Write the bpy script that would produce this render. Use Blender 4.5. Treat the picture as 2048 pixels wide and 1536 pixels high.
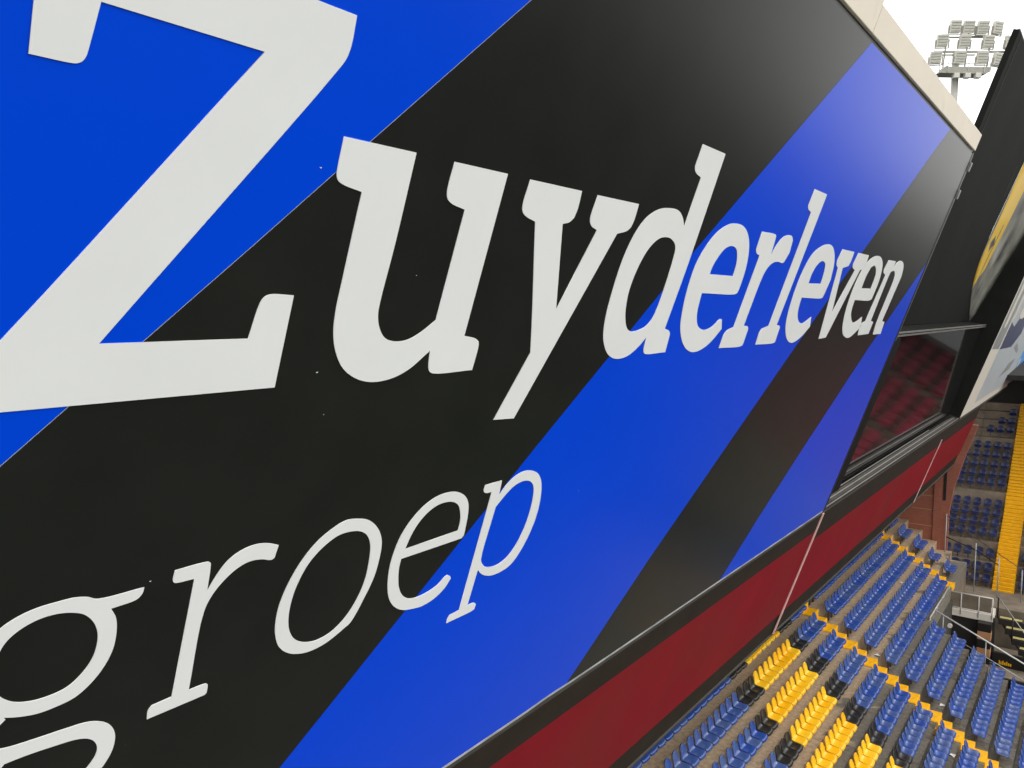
import bpy, bmesh, math, random
from mathutils import Matrix, Vector

random.seed(7)
for o in list(bpy.data.objects):
    bpy.data.objects.remove(o)
scene = bpy.context.scene
COL = scene.collection
H = 24.0                      # height of the photographer's lift above the pitch

# ------------------------------------------------------------------ camera
PITCH = math.atan(143.0 / 1600.0)      # camera looks down a little
YAW = math.atan2(1209.0, 1600.0 / math.cos(PITCH))   # the facade runs along +Y, the camera turns left of it
cam_d = bpy.data.cameras.new("camera")
cam_d.sensor_width = 36.0
cam_d.lens = 36.0 * 1600.0 / 2048.0
cam_d.clip_start = 0.05
cam_d.clip_end = 6000.0
cam = bpy.data.objects.new("camera", cam_d)
COL.objects.link(cam)
cam.location = (0, 0, H)
cam.rotation_euler = (math.pi / 2 - PITCH, 0, YAW)
scene.camera = cam

# ------------------------------------------------------------------ sky, sun, exposure
SUN_EL, SUN_AZ = math.radians(48), math.radians(60)     # azimuth measured from +Y towards +X
world = bpy.data.worlds.new("World")
scene.world = world
world.use_nodes = True
wn = world.node_tree
wn.nodes.clear()
w_out = wn.nodes.new("ShaderNodeOutputWorld")
w_bg = wn.nodes.new("ShaderNodeBackground")
w_sky = wn.nodes.new("ShaderNodeTexSky")
w_sky.sky_type = 'NISHITA'
w_sky.sun_disc = False
w_sky.sun_elevation = SUN_EL
w_sky.sun_rotation = SUN_AZ
w_sky.air_density = 1.0
w_sky.dust_density = 6.0
w_hsv = wn.nodes.new("ShaderNodeHueSaturation")
w_hsv.inputs["Saturation"].default_value = 0.12
w_mix = wn.nodes.new("ShaderNodeMix")
w_mix.data_type = 'RGBA'
w_mix.inputs[0].default_value = 0.8
w_mix.inputs[7].default_value = (19.3, 19.3, 19.2, 1)     # even overcast cloud layer
wn.links.new(w_sky.outputs[0], w_hsv.inputs["Color"])
wn.links.new(w_hsv.outputs[0], w_mix.inputs[6])
wn.links.new(w_mix.outputs[2], w_bg.inputs[0])
w_bg.inputs[1].default_value = 0.115
wn.links.new(w_bg.outputs[0], w_out.inputs[0])

sun_d = bpy.data.lights.new("sun", 'SUN')
sun_d.energy = 0.7
sun_d.angle = math.radians(25)
sun_d.color = (1.0, 0.96, 0.9)
sun = bpy.data.objects.new("sun", sun_d)
COL.objects.link(sun)
sd = Vector((math.sin(SUN_AZ) * math.cos(SUN_EL), math.cos(SUN_AZ) * math.cos(SUN_EL), math.sin(SUN_EL)))
sun.rotation_euler = sd.to_track_quat('Z', 'Y').to_euler()
sun.location = (30, 30, 60)

scene.view_settings.view_transform = 'Standard'
scene.view_settings.look = 'None'
scene.view_settings.exposure = 0.0
scene.view_settings.gamma = 1.0
scene.view_settings.use_curve_mapping = False
scene.render.engine = 'CYCLES'
scene.cycles.max_bounces = 6
scene.cycles.use_denoising = True


# ------------------------------------------------------------------ materials
def mat(name, col, rough=0.5, spec=0.5, var=0.12, scale=3.0, bump=0.0, bscale=40.0, metal=0.0, coat=0.0, rvar=0.0, stretch=None, dirt=None, fade=None):
    m = bpy.data.materials.new(name)
    m.use_nodes = True
    nt = m.node_tree
    b = nt.nodes["Principled BSDF"]
    b.inputs["Roughness"].default_value = rough
    b.inputs["Specular IOR Level"].default_value = spec
    b.inputs["Metallic"].default_value = metal
    if coat:
        b.inputs["Coat Weight"].default_value = coat
        b.inputs["Coat Roughness"].default_value = 0.08
    tc = nt.nodes.new("ShaderNodeTexCoord")
    src = tc.outputs["Object"]
    if stretch:
        mp = nt.nodes.new("ShaderNodeMapping")
        mp.inputs["Scale"].default_value = stretch
        nt.links.new(src, mp.inputs[0])
        src = mp.outputs[0]
    nz = nt.nodes.new("ShaderNodeTexNoise")
    nz.inputs["Scale"].default_value = scale
    nz.inputs["Detail"].default_value = 6
    nz.inputs["Roughness"].default_value = 0.6
    nt.links.new(src, nz.inputs["Vector"])
    mr = nt.nodes.new("ShaderNodeMapRange")
    mr.inputs[1].default_value = 0.3
    mr.inputs[2].default_value = 0.7
    mr.inputs[3].default_value = 1 - var
    mr.inputs[4].default_value = 1 + var
    nt.links.new(nz.outputs[0], mr.inputs[0])
    mx = nt.nodes.new("ShaderNodeVectorMath")
    mx.operation = 'SCALE'
    mx.inputs[0].default_value = col
    nt.links.new(mr.outputs[0], mx.inputs["Scale"])
    last = mx.outputs[0]
    if fade:                       # every copy has weathered a little differently
        oi = nt.nodes.new("ShaderNodeObjectInfo")
        fm = nt.nodes.new("ShaderNodeMapRange")
        fm.inputs[1].default_value = 0.12
        fm.inputs[2].default_value = 1.0
        nt.links.new(oi.outputs["Random"], fm.inputs[0])
        fx = nt.nodes.new("ShaderNodeMix")
        fx.data_type = 'RGBA'
        fx.inputs[7].default_value = (*fade, 1)
        nt.links.new(fm.outputs[0], fx.inputs[0])
        nt.links.new(last, fx.inputs[6])
        last = fx.outputs[2]
    if dirt:
        dcol, dscale, lo, hi = dirt
        n2 = nt.nodes.new("ShaderNodeTexNoise")
        n2.inputs["Scale"].default_value = dscale
        n2.inputs["Detail"].default_value = 8
        nt.links.new(src, n2.inputs["Vector"])
        r2 = nt.nodes.new("ShaderNodeMapRange")
        r2.inputs[1].default_value = lo
        r2.inputs[2].default_value = hi
        nt.links.new(n2.outputs[0], r2.inputs[0])
        mm = nt.nodes.new("ShaderNodeMix")
        mm.data_type = 'RGBA'
        mm.inputs[7].default_value = (*dcol, 1)
        nt.links.new(r2.outputs[0], mm.inputs[0])
        nt.links.new(last, mm.inputs[6])
        last = mm.outputs[2]
    nt.links.new(last, b.inputs["Base Color"])
    if rvar:
        rr = nt.nodes.new("ShaderNodeMapRange")
        rr.inputs[1].default_value = 0.3
        rr.inputs[2].default_value = 0.7
        rr.inputs[3].default_value = max(0.02, rough - rvar)
        rr.inputs[4].default_value = rough + rvar
        nt.links.new(nz.outputs[0], rr.inputs[0])
        nt.links.new(rr.outputs[0], b.inputs["Roughness"])
    if bump:
        n3 = nt.nodes.new("ShaderNodeTexNoise")
        n3.inputs["Scale"].default_value = bscale
        n3.inputs["Detail"].default_value = 4
        nt.links.new(src, n3.inputs["Vector"])
        bp = nt.nodes.new("ShaderNodeBump")
        bp.inputs["Strength"].default_value = bump
        bp.inputs["Distance"].default_value = 0.02
        nt.links.new(n3.outputs[0], bp.inputs["Height"])
        nt.links.new(bp.outputs[0], b.inputs["Normal"])
    return m


def vinyl(name, col, rough=0.29, spec=0.42, var=0.02):
    """printed film: even colour, faint specks of dirt and a soft ripple in the gloss"""
    m = mat(name, col, rough, spec, var=var, scale=1.4)
    nt = m.node_tree
    b = nt.nodes["Principled BSDF"]
    tc = nt.nodes.new("ShaderNodeTexCoord")
    vo = nt.nodes.new("ShaderNodeTexVoronoi")
    vo.inputs["Scale"].default_value = 2.3
    nt.links.new(tc.outputs["Object"], vo.inputs["Vector"])
    n = nt.nodes.new("ShaderNodeTexNoise")
    n.inputs["Scale"].default_value = 1.1
    nt.links.new(tc.outputs["Object"], n.inputs["Vector"])
    mr = nt.nodes.new("ShaderNodeMapRange")
    mr.inputs[1].default_value = 0.022
    mr.inputs[2].default_value = 0.014
    nt.links.new(vo.outputs["Distance"], mr.inputs[0])
    th = nt.nodes.new("ShaderNodeMapRange")
    th.inputs[1].default_value = 0.5
    th.inputs[2].default_value = 0.7
    th.inputs[4].default_value = 0.5
    nt.links.new(n.outputs[0], th.inputs[0])
    mu = nt.nodes.new("ShaderNodeMath")
    mu.operation = 'MULTIPLY'
    nt.links.new(mr.outputs[0], mu.inputs[0])
    nt.links.new(th.outputs[0], mu.inputs[1])
    old = b.inputs["Base Color"].links[0].from_socket
    mm = nt.nodes.new("ShaderNodeMix")
    mm.data_type = 'RGBA'
    mm.inputs[7].default_value = (0.22, 0.22, 0.21, 1)
    nt.links.new(mu.outputs[0], mm.inputs[0])
    nt.links.new(old, mm.inputs[6])
    # matt film: dull when seen square on, strongly reflecting at a grazing angle
    df = nt.nodes.new("ShaderNodeBsdfDiffuse")
    gs = nt.nodes.new("ShaderNodeBsdfGlossy")
    gs.inputs["Roughness"].default_value = rough
    nt.links.new(mm.outputs[2], df.inputs["Color"])
    lw = nt.nodes.new("ShaderNodeLayerWeight")
    lw.inputs[0].default_value = 0.5
    pw = nt.nodes.new("ShaderNodeMath")
    pw.operation = 'POWER'
    pw.inputs[1].default_value = 4.9
    nt.links.new(lw.outputs["Facing"], pw.inputs[0])
    sm_ = nt.nodes.new("ShaderNodeMath")
    sm_.operation = 'MULTIPLY_ADD'
    sm_.inputs[1].default_value = 0.76
    sm_.inputs[2].default_value = 0.010
    nt.links.new(pw.outputs[0], sm_.inputs[0])
    ms = nt.nodes.new("ShaderNodeMixShader")
    nt.links.new(sm_.outputs[0], ms.inputs[0])
    nt.links.new(df.outputs[0], ms.inputs[1])
    nt.links.new(gs.outputs[0], ms.inputs[2])
    nt.links.new(ms.outputs[0], nt.nodes["Material Output"].inputs["Surface"])
    return m


M = {}
M['blue_vinyl'] = vinyl('blue_vinyl', (0.0, 0.062, 0.74))
M['black_vinyl'] = vinyl('black_vinyl', (0.017, 0.0175, 0.0155), var=0.12)
M['white_vinyl'] = vinyl('white_vinyl', (0.845, 0.84, 0.835), rough=0.5)
M['board_edge'] = mat('board_edge', (0.72, 0.74, 0.76), 0.4, var=0.05)
M['black_metal'] = mat('black_metal', (0.012, 0.012, 0.012), 0.4, 0.4, var=0.2)
M['matt_black'] = mat('matt_black', (0.013, 0.013, 0.0125), 0.65, 0.12, var=0.25, scale=0.8)
M['screen_black'] = mat('screen_black', (0.015, 0.015, 0.0145), 0.75, 0.04, var=0.2, scale=0.5)
M['brown_metal'] = mat('brown_metal', (0.030, 0.023, 0.018), 0.8, 0.08, var=0.15, scale=1.5)
M['grey_metal'] = mat('grey_metal', (0.075, 0.069, 0.06), 0.75, 0.12, var=0.2, scale=2.0)
M['aluminium'] = mat('aluminium', (0.26, 0.25, 0.235), 0.45, 0.4, var=0.15, metal=0.4)
M['red_panel'] = mat('red_panel', (0.218, 0.009, 0.016), 0.65, 0.08, var=0.10, scale=0.6, dirt=((0.185, 0.018, 0.018), 0.35, 0.45, 0.75))
M['pink_strip'] = mat('pink_strip', (0.75, 0.45, 0.42), 0.5, 0.4, var=0.1)
M['cream'] = mat('cream', (0.88, 0.77, 0.64), 0.5, 0.3, var=0.04, scale=1.0, dirt=((0.6, 0.55, 0.4), 1.1, 0.6, 0.85))
M['dark_wall'] = mat('dark_wall', (0.03, 0.028, 0.026), 0.8, 0.2)
M['galvanised'] = mat('galvanised', (0.42, 0.43, 0.41), 0.45, 0.5, var=0.15, scale=8, metal=0.3)
M['rail_white'] = mat('rail_white', (0.60, 0.58, 0.54), 0.4, 0.5, var=0.1, scale=5)
M['mast_grey'] = mat('mast_grey', (0.50, 0.49, 0.44), 0.5, 0.4, var=0.12, scale=2.0)
M['lamp_grey'] = mat('lamp_grey', (0.62, 0.61, 0.53), 0.5, 0.4, var=0.1, scale=3.0)
M['lamp_dark'] = mat('lamp_dark', (0.36, 0.35, 0.30), 0.5, 0.4, var=0.1, scale=3.0)
M['yellow_paint'] = mat('yellow_paint', (0.84, 0.43, 0.004), 0.45, 0.4, var=0.10, scale=4.0, dirt=((0.5, 0.27, 0.03), 6.0, 0.58, 0.85))
M['yellow_dim'] = mat('yellow_dim', (0.62, 0.53, 0.19), 0.5, 0.4, var=0.15, scale=4.0)
M['tan_paint'] = mat('tan_paint', (0.42, 0.22, 0.11), 0.6, 0.3, var=0.15, scale=3.0)
M['grass'] = mat('grass', (0.028, 0.06, 0.02), 0.9, 0.2, var=0.35, scale=0.6)
M['asphalt'] = mat('asphalt', (0.045, 0.045, 0.044), 0.9, 0.3, var=0.25, scale=0.2)
M['seat_blue'] = mat('seat_blue', (0.022, 0.066, 0.30), 0.2, 0.6, var=0.15, scale=1.7, fade=(0.065, 0.105, 0.26))
M['seat_navy'] = mat('seat_navy', (0.012, 0.018, 0.075), 0.35, 0.45, var=0.2, scale=1.7, fade=(0.02, 0.03, 0.09))
M['seat_yellow'] = mat('seat_yellow', (0.86, 0.44, 0.004), 0.3, 0.5, var=0.06, scale=1.7, fade=(0.86, 0.52, 0.02))
M['seat_black'] = mat('seat_black', (0.02, 0.019, 0.018), 0.32, 0.5, var=0.2, scale=1.7)
M['seat_maroon'] = mat('seat_maroon', (0.34, 0.024, 0.055), 0.5, 0.3, var=0.15, scale=1.7)
M['bracket'] = mat('bracket', (0.10, 0.10, 0.10), 0.5, 0.4, metal=0.5)
M['lip_metal'] = mat('lip_metal', (0.45, 0.45, 0.46), 0.5, 0.3, var=0.45, scale=1.3)
M['riser_shade'] = mat('riser_shade', (0.34, 0.15, 0.01), 0.7, 0.2, var=0.3, scale=6)  # dark orange for the painted shade lines between the stair steps
M['paper'] = mat('paper', (0.75, 0.74, 0.7), 0.8, 0.2)
M['poster_cream'] = mat('poster_cream', (0.74, 0.69, 0.60), 0.4, 0.4, var=0.03)
M['poster_pale'] = mat('poster_pale', (0.50, 0.54, 0.56), 0.35, 0.4, var=0.08, scale=0.4)
M['poster_navy'] = mat('poster_navy', (0.05, 0.06, 0.13), 0.35, 0.4, var=0.15, scale=0.6)
M['poster_grey'] = mat('poster_grey', (0.30, 0.31, 0.31), 0.35, 0.4, var=0.12, scale=0.6)
M['poster_blue'] = mat('poster_blue', (0.10, 0.38, 0.82), 0.35, 0.4, var=0.1, scale=0.5)

# dark window glass: nearly opaque tint, mirror-like with the slight pillow of real panes
g = mat('dark_glass', (0.016, 0.015, 0.015), 0.06, 0.9, var=0.1, scale=1.0, bump=0.03, bscale=0.7)
M['dark_glass'] = g


def terrace_material(name, dry, wet):
    m = bpy.data.materials.new(name)
    m.use_nodes = True
    nt = m.node_tree
    b = nt.nodes["Principled BSDF"]
    geo = nt.nodes.new("ShaderNodeNewGeometry")
    n1 = nt.nodes.new("ShaderNodeTexNoise")
    n1.inputs["Scale"].default_value = 1.3
    n1.inputs["Detail"].default_value = 8
    nt.links.new(geo.outputs["Position"], n1.inputs["Vector"])
    n2 = nt.nodes.new("ShaderNodeTexNoise")
    n2.inputs["Scale"].default_value = 9.0
    n2.inputs["Detail"].default_value = 6
    nt.links.new(geo.outputs["Position"], n2.inputs["Vector"])
    sx = nt.nodes.new("ShaderNodeSeparateXYZ")
    nt.links.new(geo.outputs["Position"], sx.inputs[0])
    wm = nt.nodes.new("ShaderNodeMapRange")       # rain reaches the rows that the upper floor does not cover
    wm.inputs[1].default_value = -7.6
    wm.inputs[2].default_value = -4.4
    nt.links.new(sx.outputs[0], wm.inputs[0])
    ad = nt.nodes.new("ShaderNodeMath")
    ad.operation = 'ADD'
    nt.links.new(wm.outputs[0], ad.inputs[0])
    nt.links.new(n1.outputs[0], ad.inputs[1])
    wr = nt.nodes.new("ShaderNodeMapRange")
    wr.inputs[1].default_value = 0.78
    wr.inputs[2].default_value = 0.86
    nt.links.new(ad.outputs[0], wr.inputs[0])
    mr = nt.nodes.new("ShaderNodeMapRange")
    mr.inputs[1].default_value = 0.3
    mr.inputs[2].default_value = 0.7
    mr.inputs[3].default_value = 0.72
    mr.inputs[4].default_value = 1.22
    nt.links.new(n2.outputs[0], mr.inputs[0])
    mx = nt.nodes.new("ShaderNodeMix")
    mx.data_type = 'RGBA'
    mx.inputs[6].default_value = (*dry, 1)
    mx.inputs[7].default_value = (*wet, 1)
    nt.links.new(wr.outputs[0], mx.inputs[0])
    sc = nt.nodes.new("ShaderNodeVectorMath")
    sc.operation = 'SCALE'
    nt.links.new(mx.outputs[2], sc.inputs[0])
    nt.links.new(mr.outputs[0], sc.inputs["Scale"])
    nt.links.new(sc.outputs[0], b.inputs["Base Color"])
    # standing water in the lowest, most open patches
    pu = nt.nodes.new("ShaderNodeMapRange")
    pu.inputs[1].default_value = 1.38
    pu.inputs[2].default_value = 1.55
    pu.inputs[3].default_value = 0.75
    pu.inputs[4].default_value = 0.12
    nt.links.new(ad.outputs[0], pu.inputs[0])
    nt.links.new(pu.outputs[0], b.inputs["Roughness"])
    bp = nt.nodes.new("ShaderNodeBump")
    bp.inputs["Strength"].default_value = 0.25
    bp.inputs["Distance"].default_value = 0.02
    nt.links.new(n2.outputs[0], bp.inputs["Height"])
    nt.links.new(bp.outputs[0], b.inputs["Normal"])
    return m


M['concrete'] = terrace_material('concrete', (0.42, 0.305, 0.195), (0.165, 0.145, 0.115))
M['concrete_far'] = mat('concrete_far', (0.195, 0.158, 0.117), 0.75, 0.3, var=0.3, scale=1.4, bump=0.2)


def brick_material():
    m = bpy.data.materials.new('brick')
    m.use_nodes = True
    nt = m.node_tree
    b = nt.nodes["Principled BSDF"]
    b.inputs["Roughness"].default_value = 0.8
    tc = nt.nodes.new("ShaderNodeTexCoord")
    sp = nt.nodes.new("ShaderNodeSeparateXYZ")
    nt.links.new(tc.outputs["Object"], sp.inputs[0])
    cb = nt.nodes.new("ShaderNodeCombineXYZ")
    ad = nt.nodes.new("ShaderNodeMath")
    nt.links.new(sp.outputs[0], ad.inputs[0])
    nt.links.new(sp.outputs[1], ad.inputs[1])
    nt.links.new(ad.outputs[0], cb.inputs[0])
    nt.links.new(sp.outputs[2], cb.inputs[1])
    br = nt.nodes.new("ShaderNodeTexBrick")
    br.inputs["Color1"].default_value = (0.34, 0.105, 0.06, 1)
    br.inputs["Color2"].default_value = (0.28, 0.08, 0.05, 1)
    br.inputs["Mortar"].default_value = (0.30, 0.14, 0.10, 1)
    br.inputs["Scale"].default_value = 1.0
    br.inputs["Brick Width"].default_value = 0.22
    br.inputs["Row Height"].default_value = 0.065
    br.inputs["Mortar Size"].default_value = 0.006
    nt.links.new(cb.outputs[0], br.inputs["Vector"])
    nt.links.new(br.outputs[0], b.inputs["Base Color"])
    return m


M['brick'] = brick_material()


def banner_print():
    """blurred match photograph with yellow stripes, printed on the tarpaulin (UV: x across, y up)"""
    m = bpy.data.materials.new('banner_print')
    m.use_nodes = True
    nt = m.node_tree
    b = nt.nodes["Principled BSDF"]
    b.inputs["Roughness"].default_value = 0.4
    uvn = nt.nodes.new("ShaderNodeUVMap")
    sp = nt.nodes.new("ShaderNodeSeparateXYZ")
    nt.links.new(uvn.outputs[0], sp.inputs[0])
    nz = nt.nodes.new("ShaderNodeTexNoise")
    nz.inputs["Scale"].default_value = 4.0
    nz.inputs["Detail"].default_value = 3
    nt.links.new(uvn.outputs[0], nz.inputs["Vector"])
    cr = nt.nodes.new("ShaderNodeValToRGB")
    e = cr.color_ramp.elements
    e[0].position, e[0].color = 0.32, (0.05, 0.05, 0.055, 1)
    e[1].position, e[1].color = 0.68, (0.42, 0.42, 0.37, 1)
    x = cr.color_ramp.elements.new(0.5)
    x.color = (0.24, 0.23, 0.20, 1)
    nt.links.new(nz.outputs[0], cr.inputs[0])
    def math_(op, a, b):
        n = nt.nodes.new("ShaderNodeMath")
        n.operation = op
        for k, q in enumerate((a, b)):
            if isinstance(q, (int, float)):
                n.inputs[k].default_value = q
            else:
                nt.links.new(q, n.inputs[k])
        return n.outputs[0]
    X, T = sp.outputs[0], sp.outputs[1]
    right = math_('MINIMUM', 0.44, math_('ADD', math_('MULTIPLY', T, 1.7), -0.04))
    inside = math_('MULTIPLY', math_('GREATER_THAN', X, math_('ADD', math_('MULTIPLY', T, 0.10), 0.04)), math_('LESS_THAN', X, right))
    hole = math_('LESS_THAN', math_('ADD', math_('ABSOLUTE', math_('MULTIPLY', math_('SUBTRACT', X, 0.24), 9.0), 0), math_('ABSOLUTE', math_('MULTIPLY', math_('SUBTRACT', T, 0.40), 18.0), 0)), 0.75)
    line = math_('LESS_THAN', math_('ABSOLUTE', math_('SUBTRACT', X, 0.33), 0), 0.012)
    keep = math_('SUBTRACT', 1.0, math_('MAXIMUM', hole, math_('MULTIPLY', line, math_('LESS_THAN', T, 0.5))))
    yellow = math_('MULTIPLY', inside, keep)
    mx = nt.nodes.new("ShaderNodeMix")
    mx.data_type = 'RGBA'
    mx.inputs[7].default_value = (0.78, 0.50, 0.06, 1)
    nt.links.new(yellow, mx.inputs[0])
    nt.links.new(cr.outputs[0], mx.inputs[6])
    nt.links.new(mx.outputs[2], b.inputs["Base Color"])
    return m


M['banner_print'] = banner_print()


# ------------------------------------------------------------------ builders
def tag(o, label=None, cat=None, group=None, kind=None):
    if label: o["label"] = label
    if cat: o["category"] = cat
    if group: o["group"] = group
    if kind: o["kind"] = kind
    return o


def link(name, me, parent=None, loc=None, mats=None):
    o = bpy.data.objects.new(name, me)
    COL.objects.link(o)
    if parent is not None:
        o.parent = parent
    if loc is not None:
        o.location = loc
    if mats:
        for mm in (mats if isinstance(mats, (list, tuple)) else [mats]):
            me.materials.append(M[mm])
    return o


def empty(name, loc=(0, 0, 0), matrix=None):
    o = bpy.data.objects.new(name, None)
    COL.objects.link(o)
    o.empty_display_size = 0.2
    if matrix is not None:
        o.matrix_world = matrix
    else:
        o.location = loc
    return o


class MB:
    """collects boxes, tubes and sheets into one mesh"""
    def __init__(self):
        self.v, self.f, self.mi = [], [], []

    def add(self, vs, fs, mi=0):
        n = len(self.v)
        self.v += [tuple(p) for p in vs]
        self.f += [tuple(i + n for i in q) for q in fs]
        self.mi += [mi] * len(fs)
        return self

    def box(self, x0, x1, y0, y1, z0, z1, mi=0):
        vs = [(x, y, z) for x in (x0, x1) for y in (y0, y1) for z in (z0, z1)]
        return self.add(vs, [(0, 1, 3, 2), (4, 6, 7, 5), (0, 4, 5, 1), (2, 3, 7, 6), (0, 2, 6, 4), (1, 5, 7, 3)], mi)

    def prism(self, pts, a, b, axis, mi=0):
        """polygon pts extruded from a to b along axis (0,1,2); pts are the other two coordinates in order"""
        def mk(p, t):
            q = list(p)
            q.insert(axis, t)
            return q
        n = len(pts)
        vs = [mk(p, a) for p in pts] + [mk(p, b) for p in pts]
        fs = [tuple(range(n)), tuple(range(2 * n - 1, n - 1, -1))]
        fs += [(i, i + n, (i + 1) % n + n, (i + 1) % n) for i in range(n)]
        return self.add(vs, fs, mi)

    def tube(self, p, q, r, n=8, mi=0):
        p, q = Vector(p), Vector(q)
        d = (q - p)
        if d.length < 1e-6:
            return self
        d.normalize()
        a = d.orthogonal().normalized()
        b = d.cross(a)
        vs = []
        for c in (p, q):
            for i in range(n):
                t = 2 * math.pi * i / n
                vs.append(c + r * (math.cos(t) * a + math.sin(t) * b))
        fs = [(i, (i + 1) % n, (i + 1) % n + n, i + n) for i in range(n)]
        fs += [tuple(range(n - 1, -1, -1)), tuple(range(n, 2 * n))]
        return self.add(vs, fs, mi)

    def mesh(self, name, mats, bevel=0.0, smooth=False):
        me = bpy.data.meshes.new(name)
        me.from_pydata(self.v, [], self.f)
        for mm in (mats if isinstance(mats, (list, tuple)) else [mats]):
            me.materials.append(M[mm])
        bm = bmesh.new()
        bm.from_mesh(me)
        bmesh.ops.recalc_face_normals(bm, faces=bm.faces)
        if bevel:
            bmesh.ops.bevel(bm, geom=[e for e in bm.edges], offset=bevel, segments=1, affect='EDGES', clamp_overlap=True)
        bm.to_mesh(me)
        bm.free()
        if not bevel:
            me.polygons.foreach_set("material_index", self.mi)
        if smooth:
            me.polygons.foreach_set("use_smooth", [True] * len(me.polygons))
        me.update()
        return me

    def build(self, name, mats, parent=None, loc=None, bevel=0.0, smooth=False):
        return link(name, self.mesh(name, mats, bevel, smooth), parent, loc)


# the facade leans outwards at the top: local u = along the wall, v = up the slope, w = out of the wall
TH = math.atan(0.343)
ZB = -4.814
FO = Vector((-3.818 + 0.343 * ZB, 0, ZB + H))
UY, VV, WW = Vector((0, 1, 0)), Vector((math.sin(TH), 0, math.cos(TH))), Vector((math.cos(TH), 0, -math.sin(TH)))


def fac(u=0, v=0, w=0):
    p = FO + u * UY + v * VV + w * WW
    m = Matrix((UY, VV, WW)).transposed().to_4x4()
    m.translation = p
    return m


def ordn(n):
    w = ['', 'first', 'second', 'third', 'fourth', 'fifth', 'sixth', 'seventh', 'eighth', 'ninth', 'tenth', 'eleventh', 'twelfth']
    if n < len(w):
        return w[n]
    s = 'th' if 10 <= n % 100 <= 20 else {1: 'st', 2: 'nd', 3: 'rd'}.get(n % 10, 'th')
    return str(n) + s


CAM_M = None


def pix(p):
    """where a world point falls in the frame (0..1, 0..1, depth): used only to leave out what the photo shows nothing of"""
    global CAM_M
    if CAM_M is None:
        CAM_M = (Matrix.Translation(cam.location) @ cam.rotation_euler.to_matrix().to_4x4()).inverted()
    c = CAM_M @ Vector(p)
    d = -c.z
    if d <= 0:
        return -9, -9, d
    k = cam_d.lens / 36.0
    return 0.5 + k * c.x / d, 0.5 - k * c.y / d * 2048 / 1536, d

# ================================================================== the setting
b = MB().add([(-3000, -3000, -0.02), (3000, -3000, -0.02), (3000, 3000, -0.02), (-3000, 3000, -0.02)], [(0, 1, 2, 3)])
tag(b.build("ground", 'asphalt'), "grey paved ground around the stadium", "ground", kind="structure")
b = MB().add([(8, -70, 0.0), (86, -70, 0.0), (86, 52, 0.0), (8, 52, 0.0)], [(0, 1, 2, 3)])
tag(b.build("pitch", 'grass'), "green grass football pitch below the stands", "pitch", kind="structure")

# ---- main stand: concrete rows going down towards the pitch
ROW_T, ROW_R = 0.765, 0.49


def row_x(i): return -8.64 + ROW_T * i
def row_z(i): return H - 12.5 - ROW_R * i


AISLE1 = (31.72, 32.62)
AISLE2 = (45.15, 46.05)
VOM = (39.75, 45.1)             # the opening in the stand
END_Y = 50.4
terr = empty("terrace", (row_x(0), 30, row_z(0)))
tag(terr, "brown concrete terrace rows of the main stand", "terrace", kind="structure")
seg_mesh = {}


def terrace_seg(i, y0, y1):
    L = round(y1 - y0, 3)
    if L not in seg_mesh:
        seg_mesh[L] = MB().box(-0.40, 0.382, 0.006, L - 0.006, -0.62, 0).mesh("terrace_step", 'concrete', bevel=0.008)
    o = bpy.data.objects.new("terrace_step", seg_mesh[L])
    COL.objects.link(o)
    o.parent = terr
    o.location = Vector((row_x(i), y0, row_z(i) + random.uniform(-0.004, 0.004))) - Vector(terr.location)


for i in range(-2, 15):
    if i <= 3:
        cuts = [8, 14, 20, 26, 32, 38, 44, END_Y]
    elif i <= 5:
        cuts = [8, 14, 20, 26, 32, VOM[0]]
    else:
        cuts = [8, 14, 20, 26, 32, VOM[0]]
    for a, c in zip(cuts[:-1], cuts[1:]):
        terrace_seg(i, a, c)
# body under the rows so that nothing is see-through
prof = [(row_x(-2) - 0.39, row_z(-2) - 0.45)]
for i in range(-2, 15):
    prof += [(row_x(i) - 0.39, row_z(i) - 0.45), (row_x(i) + 0.37, row_z(i) - 0.45)]
prof += [(row_x(14) + 0.37, 0.0), (row_x(-2) - 0.39, 0.0)]
seen = []
for p in prof:
    if not seen or p != seen[-1]:
        seen.append(p)
sb = MB().prism([(p[0], p[1]) for p in seen], 6.0, VOM[0] - 0.02, 1).build("stand_base", 'concrete_far')
tag(sb, "concrete body under the main stand rows", "stand base", kind="structure")
prof2 = [(row_x(-2) - 0.39, row_z(-2) - 0.45)]
for i in range(-2, 4):
    prof2 += [(row_x(i) - 0.39, row_z(i) - 0.45), (row_x(i) + 0.37, row_z(i) - 0.45)]
prof2 += [(row_x(3) + 0.37, 0.0), (row_x(-2) - 0.39, 0.0)]
seen = []
for p in prof2:
    if not seen or p != seen[-1]:
        seen.append(p)
sb = MB().prism(seen, VOM[0], END_Y, 1).build("stand_base", 'concrete_far')
tag(sb, "concrete body under the stand rows behind the stairwell", "stand base", kind="structure")

# floor of the stairwell and landing beyond it
b = MB().box(row_x(3) + 0.39, 4.0, VOM[0] + 0.01, 47.6, 0, H - 17.4)
tag(b.build("stairwell_floor", 'concrete_far'), "dark concrete floor at the bottom of the stairwell", "floor", kind="structure")
b = MB().box(row_x(3) + 0.39, -4.3, 46.2, 50.4, 0, H - 15.55).box(-4.29, 6.0, 48.4, 50.4, 0, H - 15.6)
tag(b.build("landing", 'concrete_far'), "grey concrete landing between the two stands", "landing", kind="structure")
b = MB().box(-12, 14.0, 50.75, 55.3, 0, H - 16.75)
tag(b.build("end_gangway", 'concrete_far'), "concrete gangway in front of the end stand", "gangway", kind="structure")

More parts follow.
